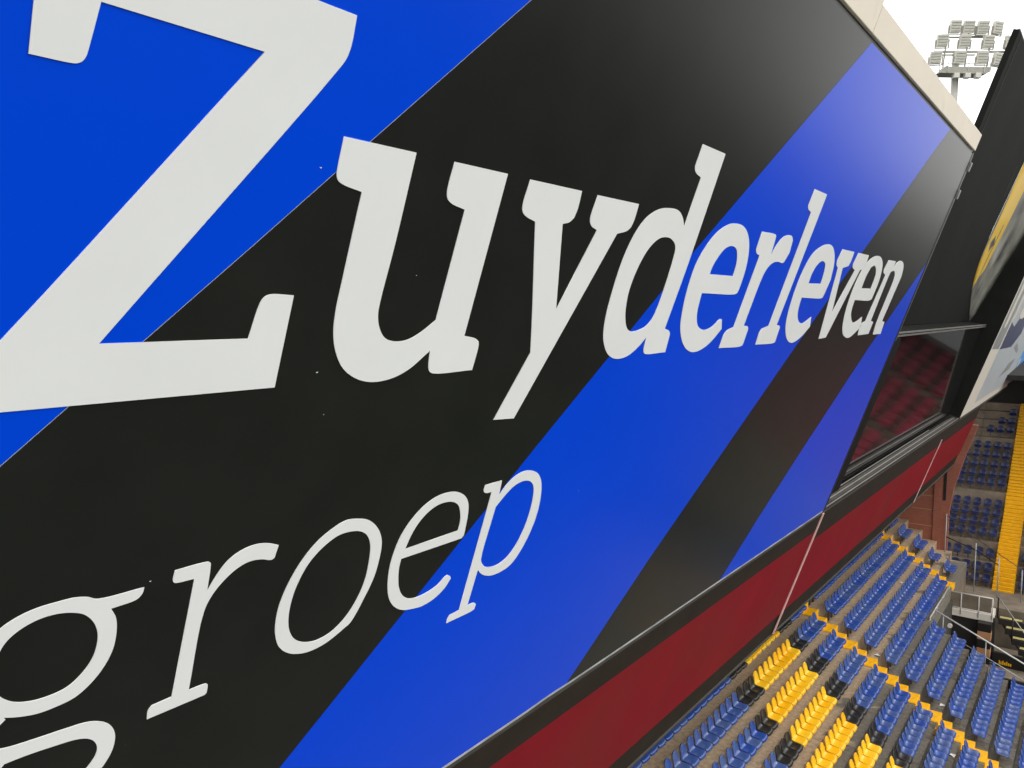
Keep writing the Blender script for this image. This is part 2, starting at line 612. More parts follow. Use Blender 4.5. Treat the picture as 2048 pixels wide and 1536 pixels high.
# ---- end stand
ER = []       # (tread centre y, tread top z, number of rows in this tier so far)
RAT = {1160: .2925, 1132: .2795, 1097: .2630, 1050: .2404, 1027: .2292, 1005: .2184, 984: .2080, 938: .1849, 919: .1753, 899: .1651,
       878: .1544, 858: .1442, 823: .1263, 805: .1170, 786: .1072, 768: .098, 750: .089}
YS = [55.6, 56.3, 57.0, 58.2, 58.9, 59.6, 60.3, 61.5, 62.2, 62.9, 63.6, 64.3, 65.5, 66.2, 66.9, 67.6, 68.3]
for (k, r), y in zip(RAT.items(), YS):
    ER.append((y, H - r * y - 0.52))
eterr = empty("end_terrace", (0, ER[0][0], ER[0][1]))
tag(eterr, "steep concrete rows of the end stand facing the camera", "terrace", kind="structure")
for j, (y, z) in enumerate(ER):
    y0 = y - 0.36
    y1 = (ER[j + 1][0] - 0.36) if j + 1 < len(ER) else y + 0.36
    for xa, xb in ((-11.0, -7.3), (-7.3, -3.6), (-3.6, 0.1), (0.1, 3.8), (3.8, 7.5), (7.5, 11.2)):
        o = MB().box(xa + 0.006, xb - 0.006, y0, y1 + 0.02, z - 1.7, z).build("terrace_step", 'concrete_far', bevel=0.008)
        o.parent = eterr
        o.location = -Vector(eterr.location)
pe = []
for j, (y, z) in enumerate(ER):
    y1 = (ER[j + 1][0] - 0.36) if j + 1 < len(ER) else y + 0.36
    pe += [(y - 0.30, z - 0.6), (y1 + 0.06, z - 0.6)]
pe = [(pe[0][0], 0)] + pe + [(pe[-1][0], 0)]
tag(MB().prism(pe, -11.0, 11.2, 0).build("end_stand_base", 'concrete_far'), "concrete body under the end stand", "stand base", kind="structure")
tag(MB().box(-12, 12, 68.75, 69.2, 0, H - 3.5).build("back_wall", 'dark_wall'), "dark back wall at the top of the end stand", "wall", kind="structure")
tag(MB().prism([(57.0, H - 3.8), (69.6, H - 3.1), (69.6, H - 3.45), (57.0, H - 4.1)], -12, 13, 0).build("stand_roof", 'dark_wall'), "dark flat roof over the end stand's top rows", "roof", kind="structure")

# the end stand runs on behind the goal line, out of the picture, added to darken sign reflections
b = MB()
for j, (y, z) in enumerate(ER):
    y1 = (ER[j + 1][0] - 0.36) if j + 1 < len(ER) else y + 0.36
    b.box(11.3, 62, y - 0.36, y1, z - 1.9, z)
tag(b.build("unseen_goal_stand", 'concrete_far'), "unseen rest of the end stand added behind the goal", "stand", kind="structure")
b = MB()
for j, (y, z) in enumerate(ER):
    b.box(11.5, 62, y - 0.1, y + 0.3, z + 0.36, z + 0.44).box(11.5, 62, y + 0.24, y + 0.3, z + 0.44, z + 0.85)
tag(b.build("unseen_goal_seating", 'seat_navy'), "unseen dark blue seating added behind the goal", "seating", kind="stuff")
tag(MB().prism([(57.0, H - 3.8), (69.6, H - 3.1), (69.6, H - 3.45), (57.0, H - 4.1)], 13.02, 62, 0).build("unseen_goal_roof", 'dark_wall'), "unseen dark roof added over the stand behind the goal", "roof", kind="structure")
tag(MB().box(12.02, 62, 68.75, 69.2, 0, H - 3.5).build("back_wall", 'dark_wall'), "unseen dark back wall added to the stand behind the goal", "wall", kind="structure")
tag(MB().box(-1.8, 62, 50.55, 50.72, 0, H - 16.6).box(14.1, 62, 50.72, 55.2, 0, H - 16.8).build("unseen_front_wall", 'dark_wall'), "unseen dark front wall added to the stand behind the goal", "wall", kind="structure")  # unseen wall, added dark so the sign reflects less light

# ================================================================== the building with the leaning facade
bld = empty("stadium_building", matrix=fac(-5, -3.7, 0))
tag(bld, "stadium building with leaning facade, red fascia and dark windows above the seats", "building")


def fpart(name, mb_, mats, parent=bld, bevel=0.0, base=(-5, -3.7)):
    """mb_ holds u,v,w coordinates of the facade; shift them to the parent's origin"""
    mb_.v = [(p[0] - base[0], p[1] - base[1], p[2]) for p in mb_.v]
    return mb_.build(name, mats, parent, bevel=bevel)


fpart("core_wall", MB().box(-5, 20.05, -3.55, 8.6, -4.5, -0.42), 'dark_wall')
fpart("core_wall", MB().box(20.06, 49.2, -3.55, -1.0, -6, -0.35).box(20.06, 49.2, -1.0, 8.0, -6, -2.2), 'dark_wall')
for (u0, u1, vt) in ((-5.0, 19.98, -0.60), (20.04, 37.96, -0.90), (38.02, 49.25, -0.90)):
    fpart("fascia_panel", MB().box(u0, u1, -3.0, vt, -0.30, 0.0), 'red_panel')
for u in (20.01, 37.99):
    fpart("joint_strip", MB().box(u - 0.055, u + 0.055, -3.62, -0.1 if u < 30 else -0.62, 0.004, 0.03), 'pink_strip')
fpart("fascia_rail", MB().box(-5, 20.0, -0.598, -0.13, -0.3, 0.003), 'brown_metal')
fpart("fascia_rail", MB().box(20.05, 49.25, -0.898, -0.13, -0.3, 0.003), 'brown_metal')
fpart("rail_lip", MB().box(-5, 20.0, -0.125, -0.045, -0.3, -0.005), 'grey_metal')
fpart("rail_lip", MB().box(20.05, 49.25, -0.125, -0.045, -0.3, -0.005), 'grey_metal')
fpart("fascia_trim", MB().box(-5, 49.25, -3.66, -3.005, -0.35, -0.03), 'brown_metal')
fpart("trim_edge", MB().box(-5, 49.25, -3.72, -3.662, -0.35, 0.0), 'grey_metal')
# soffit and concourse wall under the upper floor
sof = MB().box(-16, -6.95, -5, 50.3, H - 8.55, H - 8.30)
inv = bld.matrix_world.inverted()


def wpart(name, mb_, mats, parent=bld):
    mb_.v = [tuple(inv @ Vector(p)) for p in mb_.v]
    return mb_.build(name, mats, parent)


wpart("soffit", sof, 'dark_wall')
wpart("concourse_wall", MB().box(-12.4, -12.1, -5, 50.3, H - 14, H - 8.56), 'dark_wall')

# cream metal edge along the top of the board
fpart("roof_edge", MB().box(10.92, 19.98, 8.745, 9.09, -0.6, 0.03), 'cream', bevel=0.008)
fpart("roof_edge", MB().box(-5, 10.90, 8.745, 9.75, -0.6, 0.03), 'cream', bevel=0.008)
fpart("shadow_gap", MB().box(-5, 19.98, 8.69, 8.74, -0.5, -0.02), 'black_metal')

# recessed window bay
GL = [(-0.02, -0.42), (4.2, -0.66)]                                     # (v, w) at the foot and head of the glass
win = fpart("window", MB().prism([(v, w - 0.12) for v, w in GL] + [(GL[1][0], GL[1][1] - 0.02), (GL[0][0], GL[0][1] - 0.02)], 20.1, 41.2, 0), 'black_metal')
win.name = "window"


def wsub(name, mb_, mats, bevel=0.0):
    o = fpart(name, mb_, mats, win, bevel)
    return o


def gl(v, w_out):
    t = (v - GL[0][0]) / (GL[1][0] - GL[0][0])
    return GL[0][1] + t * (GL[1][1] - GL[0][1]) + w_out


p = [(0.03, gl(0.03, -0.02)), (4.16, gl(4.16, -0.02)), (4.16, gl(4.16, 0.0)), (0.03, gl(0.03, 0.0))]
wsub("glass", MB().prism(p, 21.3, 41.2, 0), 'dark_glass')
fpart("sill", MB().prism([(-0.02, 0.0), (-0.13, -0.42), (-0.6, -0.42), (-0.6, -0.31), (-0.135, -0.31)], 20.1, 41.2, 0), 'brown_metal')
for w0, vv in ((-0.03, -0.012), (-0.20, -0.06), (-0.37, -0.10)):
    fpart("sill_rail", MB().box(20.1, 41.1 if w0 > -0.3 else 36.0, vv, vv + 0.03, w0 - 0.012, w0 + 0.012), 'aluminium')
fpart("transom", MB().prism([(4.21, -0.58), (4.34, -0.58), (4.245, -1.3), (4.0, -1.3)], 20.1, 41.2, 0), 'screen_black')
for vv, w0 in ((4.235, -0.56), (4.32, -0.56)):
    fpart("transom_rail", MB().box(20.1, 41.1, vv - 0.02, vv + 0.025, w0 - 0.015, w0 + 0.015), 'aluminium')
fpart("jamb_post", MB().prism([(20.26, 0.30), (21.10, 0.30), (21.10, 4.25), (20.92, 4.42), (20.26, 4.42)], -0.42, -0.06, 2), 'screen_black')

# end wall of brick under the facade, beyond the last seats
bw = empty("brick_wall", (-9, END_Y + 0.15, H - 14.5))
tag(bw, "red brown brick end wall beside the last blue seats", "wall")
prf = [(-16, H - 16.5), (-7.02, H - 16.5), (-6.98, H - 11.3), (-6.80, H - 9.9), (-6.30, H - 8.0), (-5.75, H - 6.2), (-16, H - 6.2)]
o = MB().prism(prf, END_Y + 0.02, END_Y + 0.30, 1).build("wall_body", 'brick', bw)
o.location = -Vector(bw.location)
o = MB().box(-7.75, -7.35, END_Y - 0.10, END_Y + 0.015, H - 14.3, H - 8.35).build("pilaster", 'brick', bw)
o.location = -Vector(bw.location)
o = MB().box(-7.28, -7.16, END_Y - 0.06, END_Y + 0.015, H - 10.6, H - 8.4).build("downpipe", 'black_metal', bw)
o.location = -Vector(bw.location)
for xa, xb, z in ((-9.4, -7.8, H - 10.45), (-8.9, -7.8, H - 11.25), (-10.1, -7.8, H - 12.2), (-9.0, -7.8, H - 13.25)):
    o = MB().box(xa, xb, END_Y - 0.015, END_Y + 0.015, z - 0.03, z + 0.02).build("string_course", 'tan_paint', bw)
    o.location = -Vector(bw.location)

# ================================================================== the big sign board
BASE = (-4.0, 0.0)
board = empty("sign_board", matrix=fac(BASE[0], BASE[1], 0))
tag(board, "huge leaning billboard with blue and black diagonal stripes and white Zuyderleven groep lettering", "billboard")


def bpart(name, mb_, mats, bevel=0.0):
    return fpart(name, mb_, mats, board, bevel, BASE)


bpart("backing_panel", MB().box(-4, 19.93, 0.0, 8.68, -0.36, 0.0), 'board_edge')


def inset(line, d):
    """shift a boundary line sideways by d (towards +u)"""
    return [(u + d, v) for u, v in line]


AB = [(-1.2, 1.66), (1.483, 4.347), (2.617, 5.468), (3.267, 6.122), (4.361, 7.215), (5.84, 8.68)]
BC = [(2.33, 0.0), (3.663, 1.346), (4.262, 1.965), (5.334, 3.083), (5.976, 3.748), (6.85, 4.629), (7.988, 5.785), (9.718, 7.404), (10.994, 8.598), (11.08, 8.68)]
CD = [(8.43, 0.0), (8.572, 0.157), (9.755, 1.50), (11.2, 2.99), (12.588, 4.407), (13.509, 5.320), (14.559, 6.310), (16.527, 8.206), (17.07, 8.68)]
DE = [(13.50, 0.0), (13.606, 0.118), (14.419, 1.064), (15.558, 2.241), (17.64, 4.273), (19.89, 6.214), (19.93, 6.25)]
E0 = 0.004
stripes = [
    ('blue_vinyl', "blue diagonal stripe at upper left behind the letter Z", [(-4, 0.0), (-2.86, 0.0)] + inset(AB, -E0) + [(-4, 8.68)]),
    ('black_vinyl', "wide black diagonal stripe behind the letters u and y", [(-2.84, 0.0)] + inset(BC, -E0 * 0.7) + inset(AB, E0)[::-1]),
    ('blue_vinyl', "broad blue diagonal stripe across the middle of the board", inset(BC, E0 * 0.7) + inset(CD, -0.002)[::-1]),
    ('black_vinyl', "narrow black diagonal stripe behind the last letters", inset(CD, 0.002) + [(19.93, 8.68), (19.93, 6.254)] + inset(DE, -0.002)[::-1][1:]),
    ('blue_vinyl', "blue triangle at the lower right end of the board", inset(DE, 0.002)[:-1] + [(19.93, 6.246), (19.93, 0.0)]),
]


def flat_shape(name, loops, z0, z1, mats, parent, base):
    """outline loops (first outer, others holes) filled and given thickness, as one mesh"""
    cu = bpy.data.curves.new(name, 'CURVE')
    cu.dimensions = '2D'
    cu.fill_mode = 'BOTH'
    cu.extrude = (z1 - z0) / 2
    for lp in loops:
        sp = cu.splines.new('POLY')
        sp.points.add(len(lp) - 1)
        for pt, (u, v) in zip(sp.points, lp):
            pt.co = (u - base[0], v - base[1], 0, 1)
        sp.use_cyclic_u = True
    tmp = bpy.data.objects.new("tmp", cu)
    COL.objects.link(tmp)
    dg = bpy.context.evaluated_depsgraph_get()
    me = bpy.data.meshes.new_from_object(tmp.evaluated_get(dg))
    bpy.data.objects.remove(tmp)
    bpy.data.curves.remove(cu)
    me.name = name
    me.transform(Matrix.Translation((0, 0, (z0 + z1) / 2)))
    me.materials.clear()
    me.materials.append(M[mats])
    return link(name, me, parent)


for mname, lab, poly in stripes:
    o = flat_shape("stripe", [poly], 0.001, 0.004, mname, board, BASE)
    o["label"] = lab


def smooth_loop(pts, sub=5, corner=38):
    """rounds the traced outline: straight runs and sharp corners stay, bends become curves"""
    n = len(pts)
    P = [Vector((p[0], p[1], 0)) for p in pts]
    sharp = []
    for i in range(n):
        a, c = P[i] - P[i - 1], P[(i + 1) % n] - P[i]
        ang = math.degrees(a.angle(c)) if a.length > 1e-6 and c.length > 1e-6 else 0
        sharp.append(ang > corner)
    out = []
    for i in range(n):
        p1, p2 = P[i], P[(i + 1) % n]
        p0 = P[i - 1] if not sharp[i] else p1 + (p1 - p2)
        p3 = P[(i + 2) % n] if not sharp[(i + 1) % n] else p2 + (p2 - p1)
        if sharp[i] and sharp[(i + 1) % n]:
            out.append((p1.x, p1.y))
            continue
        t0 = 0.0
        t1 = t0 + max(1e-4, (p1 - p0).length ** 0.5)
        t2 = t1 + max(1e-4, (p2 - p1).length ** 0.5)
        t3 = t2 + max(1e-4, (p3 - p2).length ** 0.5)
        for s in range(sub):
            t = t1 + (t2 - t1) * s / sub
            A1 = p0 * ((t1 - t) / (t1 - t0)) + p1 * ((t - t0) / (t1 - t0))
            A2 = p1 * ((t2 - t) / (t2 - t1)) + p2 * ((t - t1) / (t2 - t1))
            A3 = p2 * ((t3 - t) / (t3 - t2)) + p3 * ((t - t2) / (t3 - t2))
            B1 = A1 * ((t2 - t) / (t2 - t0)) + A2 * ((t - t0) / (t2 - t0))
            B2 = A2 * ((t3 - t) / (t3 - t1)) + A3 * ((t - t1) / (t3 - t1))
            q = B1 * ((t2 - t) / (t2 - t1)) + B2 * ((t - t1) / (t2 - t1))
            out.append((q.x, q.y))
    return out


LETTERS = [
    ('u', [[(3.07,6.121),(3.646,6.122),(3.638,5.547),(3.621,5.166),(3.627,5.078),(3.665,4.988),(3.736,4.915),(3.839,4.886),(3.96,4.896),(4.072,4.948),(4.194,5.035),(4.211,5.827),(4.068,5.853),(4.018,5.881),(4,5.916),(3.995,5.97),(4.003,6.12),(4.571,6.12),(4.55,4.909),(4.694,4.883),(4.737,4.859),(4.751,4.82),(4.749,4.624),(4.305,4.624),(4.259,4.644),(4.237,4.682),(4.211,4.804),(4.168,4.771),(4.047,4.678),(3.903,4.618),(3.718,4.6),(3.56,4.636),(3.428,4.715),(3.337,4.833),(3.288,4.958),(3.269,5.102),(3.27,5.268),(3.279,5.835),(3.126,5.861),(3.087,5.88),(3.071,5.909),(3.068,5.946)]]),
    ('y', [[(4.845,6.117),(5.554,6.118),(5.565,5.975),(5.55,5.898),(5.501,5.859),(5.412,5.836),(5.673,5.115),(5.944,5.831),(5.847,5.855),(5.803,5.89),(5.787,5.936),(5.802,6.114),(6.516,6.117),(6.519,5.973),(6.5,5.903),(6.448,5.865),(6.293,5.827),(5.503,4.127),(5.208,4.147),(5.473,4.737),(5.331,5.106),(5.041,5.82),(4.899,5.852),(4.854,5.88),(4.834,5.926)]]),
    ('d', [[(7.378,6.794),(7.938,6.789),(7.916,5.633),(7.87,4.91),(7.985,4.884),(8.033,4.855),(8.044,4.818),(8.071,4.632),(7.61,4.629),(7.563,4.646),(7.535,4.678),(7.502,4.822),(7.404,4.727),(7.225,4.628),(7.008,4.604),(6.819,4.655),(6.687,4.753),(6.599,4.87),(6.539,5.064),(6.517,5.331),(6.531,5.609),(6.6,5.842),(6.716,6.003),(6.906,6.106),(7.117,6.143),(7.314,6.14),(7.443,6.088),(7.546,6),(7.559,6.497),(7.442,6.52),(7.389,6.544),(7.362,6.58)], [(7.529,5.715),(7.49,5.796),(7.375,5.854),(7.224,5.867),(7.075,5.832),(6.939,5.711),(6.859,5.532),(6.83,5.323),(6.869,5.145),(6.94,5.013),(7.025,4.928),(7.129,4.892),(7.29,4.906),(7.432,4.956),(7.519,5.07)]]),
    ('e', [[(9.355,5.004),(9.447,4.878),(9.234,4.705),(9.017,4.619),(8.802,4.601),(8.584,4.656),(8.393,4.77),(8.245,4.927),(8.16,5.115),(8.105,5.354),(8.105,5.625),(8.197,5.826),(8.359,5.999),(8.581,6.108),(8.783,6.144),(9.009,6.137),(9.182,6.085),(9.345,5.981),(9.469,5.831),(9.546,5.634),(9.558,5.389),(9.538,5.341),(9.459,5.325),(8.51,5.322),(8.547,5.135),(8.606,5.019),(8.706,4.93),(8.857,4.882),(8.998,4.879),(9.152,4.924),(9.28,5.005)], [(8.546,5.543),(9.228,5.547),(9.204,5.698),(9.145,5.792),(9.056,5.864),(8.935,5.891),(8.822,5.883),(8.716,5.842),(8.616,5.743),(8.553,5.628)]]),
    ('r', [[(9.649,6.123),(10.084,6.128),(10.142,6.119),(10.168,6.094),(10.214,5.844),(10.279,5.986),(10.404,6.101),(10.572,6.15),(10.737,6.148),(10.823,6.1),(10.869,5.938),(10.788,5.8),(10.741,5.784),(10.572,5.793),(10.382,5.768),(10.253,5.686),(10.196,5.566),(10.155,4.91),(10.31,4.897),(10.36,4.862),(10.368,4.646),(10.33,4.624),(9.574,4.623),(9.578,4.801),(9.637,4.853),(9.82,4.897),(9.834,5.837),(9.715,5.856),(9.654,5.903)]]),
    ('l', [[(10.948,6.801),(11.511,6.797),(11.431,4.904),(11.563,4.89),(11.61,4.865),(11.635,4.641),(11.583,4.625),(10.847,4.625),(10.826,4.795),(10.863,4.853),(11.107,4.897),(11.127,6.511),(10.985,6.536),(10.922,6.577)]]),
    ('e', [[(12.922,5.019),(13.049,4.856),(12.805,4.699),(12.546,4.613),(12.362,4.605),(12.118,4.677),(11.903,4.823),(11.758,5.024),(11.67,5.367),(11.68,5.68),(11.813,5.948),(12.096,6.098),(12.391,6.155),(12.614,6.145),(12.839,6.059),(13.052,5.891),(13.191,5.635),(13.145,5.395),(13.125,5.341),(13.056,5.327),(12.087,5.325),(12.135,5.149),(12.241,5.022),(12.391,4.944),(12.596,4.916),(12.778,4.967)], [(12.153,5.545),(12.754,5.556),(12.701,5.747),(12.635,5.845),(12.514,5.894),(12.366,5.894),(12.233,5.826),(12.15,5.699)]]),
    ('v', [[(13.206,6.134),(13.911,6.133),(13.925,5.963),(13.876,5.892),(13.597,5.849),(13.97,5.086),(14.35,5.844),(14.149,5.891),(14.103,5.944),(14.187,6.134),(14.872,6.133),(14.919,5.971),(14.834,5.88),(14.67,5.858),(14.191,4.641),(13.792,4.626),(13.329,5.839),(13.194,5.886),(13.138,5.948)]]),
    ('e', [[(16.093,5.005),(16.302,4.825),(16.034,4.683),(15.751,4.6),(15.449,4.617),(15.17,4.702),(14.934,4.889),(14.759,5.19),(14.705,5.6),(14.814,5.894),(15.089,6.082),(15.499,6.158),(15.84,6.123),(16.122,5.984),(16.293,5.709),(16.285,5.359),(16.141,5.331),(15.101,5.327),(15.163,5.131),(15.361,4.978),(15.61,4.898),(15.854,4.927)], [(15.242,5.549),(15.912,5.557),(15.864,5.819),(15.703,5.934),(15.487,5.978),(15.324,5.932),(15.235,5.764)]]),
    ('n', [[(16.401,6.129),(16.978,6.138),(17.021,5.994),(17.096,6.111),(17.297,6.161),(17.58,6.153),(17.821,6.064),(17.986,5.867),(17.881,4.909),(18.144,4.882),(18.219,4.618),(17.549,4.616),(17.443,4.879),(17.428,5.762),(17.343,5.893),(17.167,5.951),(16.931,5.925),(16.894,5.826),(16.914,4.918),(17.152,4.892),(17.148,4.642),(16.329,4.628),(16.204,4.81),(16.327,4.89),(16.479,4.912),(16.588,5.847),(16.365,5.885),(16.315,5.946)]]),
    ('r', [[(2.466,3.5),(2.677,3.498),(2.697,3.488),(2.702,3.474),(2.71,3.278),(2.755,3.372),(2.817,3.46),(2.9,3.511),(3.005,3.53),(3.107,3.514),(3.199,3.476),(3.185,3.384),(3.168,3.374),(3.142,3.379),(3.088,3.4),(2.987,3.412),(2.898,3.383),(2.816,3.319),(2.753,3.237),(2.714,3.128),(2.705,2.535),(2.827,2.529),(2.843,2.516),(2.846,2.495),(2.847,2.45),(2.836,2.437),(2.439,2.434),(2.439,2.505),(2.459,2.531),(2.501,2.532),(2.589,2.536),(2.603,3.401),(2.482,3.41),(2.467,3.421),(2.461,3.442)]]),
    ('o', [[(3.898,3.51),(3.993,3.478),(4.075,3.421),(4.153,3.332),(4.201,3.23),(4.218,3.082),(4.209,2.926),(4.161,2.767),(4.067,2.557),(4.009,2.52),(3.844,2.447),(3.69,2.433),(3.565,2.463),(3.471,2.514),(3.39,2.594),(3.341,2.692),(3.313,2.811),(3.311,2.963),(3.352,3.13),(3.427,3.286),(3.526,3.407),(3.639,3.482),(3.763,3.527)], [(3.941,3.395),(4.02,3.341),(4.079,3.245),(4.109,3.091),(4.112,2.907),(4.064,2.738),(3.984,2.614),(3.876,2.536),(3.74,2.513),(3.612,2.547),(3.514,2.617),(3.452,2.712),(3.421,2.818),(3.413,2.959),(3.436,3.103),(3.499,3.25),(3.604,3.356),(3.724,3.416),(3.845,3.419)]]),
    ('e', [[(5.214,2.619),(5.228,2.592),(5.175,2.509),(5.065,2.439),(4.924,2.411),(4.774,2.429),(4.658,2.461),(4.542,2.535),(4.454,2.642),(4.4,2.772),(4.368,2.932),(4.369,3.08),(4.403,3.23),(4.478,3.357),(4.594,3.464),(4.73,3.521),(4.87,3.531),(4.988,3.51),(5.104,3.451),(5.181,3.364),(5.222,3.24),(5.238,3.12),(5.246,3.03),(5.221,3.006),(4.48,3.008),(4.481,2.926),(4.509,2.806),(4.547,2.711),(4.607,2.627),(4.696,2.562),(4.792,2.537),(4.918,2.54),(5.055,2.578),(5.13,2.637),(5.164,2.649)], [(4.498,3.094),(5.14,3.103),(5.135,3.203),(5.1,3.297),(5.048,3.372),(4.974,3.418),(4.884,3.439),(4.777,3.437),(4.669,3.394),(4.578,3.307),(4.526,3.205)]]),
    ('p', [[(5.361,3.504),(5.596,3.506),(5.616,3.349),(5.684,3.437),(5.786,3.508),(5.909,3.539),(6.03,3.528),(6.161,3.479),(6.259,3.39),(6.319,3.283),(6.37,3.11),(6.38,2.926),(6.342,2.735),(6.267,2.57),(6.167,2.463),(6.018,2.423),(5.854,2.432),(5.708,2.492),(5.62,2.566),(5.617,2.176),(5.711,2.173),(5.755,2.145),(5.753,2.093),(5.735,2.082),(5.353,2.072),(5.352,2.12),(5.371,2.154),(5.501,2.164),(5.484,3.413),(5.411,3.415),(5.371,3.433),(5.355,3.458)], [(5.621,2.685),(5.655,2.628),(5.734,2.565),(5.835,2.535),(5.949,2.535),(6.068,2.583),(6.162,2.698),(6.216,2.849),(6.235,3.025),(6.213,3.208),(6.178,3.31),(6.124,3.376),(6.032,3.422),(5.933,3.432),(5.829,3.409),(5.725,3.339),(5.617,3.233)]]),
]

Z_LOOP = [(1.455, 6.735), (1.448, 6.161), (1.603, 6.164), (1.63, 6.168), (1.652, 6.182), (1.665, 6.206), (1.671, 6.235), (1.700, 6.427), (2.488, 6.427),
          (1.623, 5.218), (1.438, 4.966), (1.33, 4.815), (1.32, 4.622), (2.924, 4.625), (2.936, 5.195), (2.779, 5.198), (2.740, 5.182), (2.718, 5.145),
          (2.682, 4.938), (1.860, 4.935), (2.955, 6.466), (2.985, 6.521), (2.999, 6.591), (2.997, 6.738)]
G_TOP = [[(1.627, 2.852), (1.767, 2.807), (1.872, 2.806), (1.969, 2.824), (2.054, 2.887), (2.116, 2.975), (2.152, 3.075), (2.158, 3.199), (2.142, 3.292), (2.107, 3.361),
          (2.245, 3.371), (2.268, 3.385), (2.283, 3.41), (2.287, 3.442), (2.026, 3.451), (1.968, 3.482), (1.899, 3.501), (1.806, 3.504), (1.716, 3.501), (1.63, 3.481),
          (1.549, 3.438), (1.486, 3.36), (1.452, 3.25), (1.450, 3.12), (1.48, 3.0), (1.545, 2.905)],
         [(1.559, 3.307), (1.597, 3.365), (1.662, 3.408), (1.74, 3.43), (1.822, 3.429), (1.899, 3.408), (1.96, 3.375), (2.017, 3.306), (2.048, 3.228), (2.055, 3.151),
          (2.04, 3.058), (1.993, 2.977), (1.92, 2.916), (1.834, 2.899), (1.74, 2.906), (1.665, 2.932), (1.619, 2.964), (1.575, 3.015), (1.548, 3.09), (1.540, 3.2)]]
G_LOW = [[(1.643, 2.648), (1.792, 2.631), (1.939, 2.619), (2.064, 2.602), (2.142, 2.566), (2.203, 2.511), (2.241, 2.43), (2.247, 2.35), (2.231, 2.274), (2.185, 2.192),
          (2.08, 2.09), (1.92, 2.02), (1.75, 2.0), (1.58, 2.02), (1.46, 2.09), (1.40, 2.2), (1.42, 2.34), (1.50, 2.47), (1.47, 2.56), (1.45, 2.67), (1.475, 2.78),
          (1.54, 2.86), (1.60, 2.875), (1.615, 2.845), (1.565, 2.79), (1.555, 2.71), (1.59, 2.665)],
         [(1.633, 2.541), (1.753, 2.538), (1.899, 2.523), (2.001, 2.508), (2.066, 2.483), (2.113, 2.442), (2.142, 2.378), (2.138, 2.318), (2.092, 2.245),
          (1.99, 2.16), (1.84, 2.105), (1.68, 2.11), (1.57, 2.16), (1.52, 2.25), (1.535, 2.37), (1.58, 2.47)]]
o = flat_shape("letter", [smooth_loop(Z_LOOP)], 0.004, 0.009, 'white_vinyl', board, BASE)
o["label"] = "big white capital letter Z"
g1 = flat_shape("letter", [smooth_loop(l) for l in G_TOP], 0.004, 0.009, 'white_vinyl', board, BASE)
g1["label"] = "white letter g of the word groep"
flat_shape("letter_tail", [smooth_loop(l) for l in G_LOW], 0.004, 0.0085, 'white_vinyl', g1, BASE)
for ch, loops in LETTERS:
    o = flat_shape("letter", [smooth_loop(l) for l in loops], 0.004, 0.009, 'white_vinyl', board, BASE)

# edges of the board
lip = MB()
uu, pts = -4.0, []
while uu < 19.95:
    wob = 0.014 * math.sin((uu - 7.6) * 3.0) * math.exp(-((uu - 7.9) / 0.7) ** 2)
    pts.append((uu, wob))
    uu += 0.15
for (a, da), (c, dc) in zip(pts[:-1], pts[1:]):
    q0 = [(a, -0.04 + da, -0.05), (a, -0.04 + da, 0.005), (a, -0.002 + da, 0.007), (a, -0.002 + da, -0.05)]
    q1 = [(c, p[1] - da + dc, p[2]) for p in q0]
    lip.add(q0 + q1, [(0, 1, 5, 4), (1, 2, 6, 5), (2, 3, 7, 6), (3, 0, 4, 7)])
bpart("bottom_lip", lip, 'lip_metal')
for (u, v, s) in ((2.955, 5.93, 0.014), (3.225, 4.70, 0.016), (3.35, 4.40, 0.008), (2.32, 3.47, 0.012), (3.9, 5.35, 0.008), (7.1, 3.1, 0.012)):
    ang, s = random.uniform(0, 3.1), s * 0.7
    poly = [(u + s * r * math.cos(a + ang), v + s * 0.45 * r * math.sin(a + ang)) for a, r in ((0.2, 1), (1.3, .6), (2.2, .9), (3.4, .7), (4.4, 1), (5.4, .5))]
    sc_ = flat_shape("scuff", [poly], 0.0042, 0.0052, 'board_edge', board, BASE)
bpart("side_frame", MB().box(19.935, 20.04, 0.02, 8.7, -0.3, 0.01), 'black_metal')
bpart("side_trim", MB().box(20.045, 20.075, 4.4, 8.66, -0.2, 0.012), 'aluminium')
bpart("side_trim", MB().box(20.045, 20.07, -0.0, 4.38, -0.2, 0.004), 'grey_metal')
for v in (8.32, 7.72):
    bpart("clip", MB().box(20.08, 20.22, v, v + 0.2, -0.05, 0.04), 'aluminium', bevel=0.01)

# ================================================================== black screen, banner and the further billboards
scr = empty("black_screen", matrix=fac(26, 4.26, -1.2))
tag(scr, "tall matt black panel standing beside the right end of the striped billboard", "panel")
curve = [(36.70, 12.7), (36.66, 10.71), (36.38, 9.33), (36.15, 8.11), (36.27, 6.86), (36.54, 6.45), (36.88, 6.05), (37.5, 5.65), (38.28, 5.23), (39.56, 4.68), (40.6, 4.30)]
pts = [(26.2, 4.27), (40.5, 4.27)] + curve[::-1] + [(26.05, 12.7)]
mb_ = MB().prism([(p[0] - 26, p[1] - 4.26) for p in pts], -0.16, 0.0, 2)
mb_.build("panel_body", 'screen_black', scr)
MB().box(0.6, 0.64, 0.2, 8.4, 0.002, 0.012).build("seam", 'grey_metal', scr)
MB().box(9.35, 9.40, 5.0, 8.4, 0.002, 0.012).build("seam", 'grey_metal', scr)
MB().tube((0.2, 8.46, -0.05), (10.6, 8.46, -0.05), 0.05).build("top_rail", 'aluminium', scr)

# tarpaulin with a printed picture, slung from the black panel to the next billboard
def near_u(v):
    c = curve[::-1]
    for (ua, va), (ub, vb) in zip(c[:-1], c[1:]):
        if va <= v <= vb:
            return ua + (ub - ua) * (v - va) / (vb - va)
    return c[0][0] if v < c[0][1] else c[-1][0]


def far_w(v): return -1.223 + 0.13 * (v - 4.025)


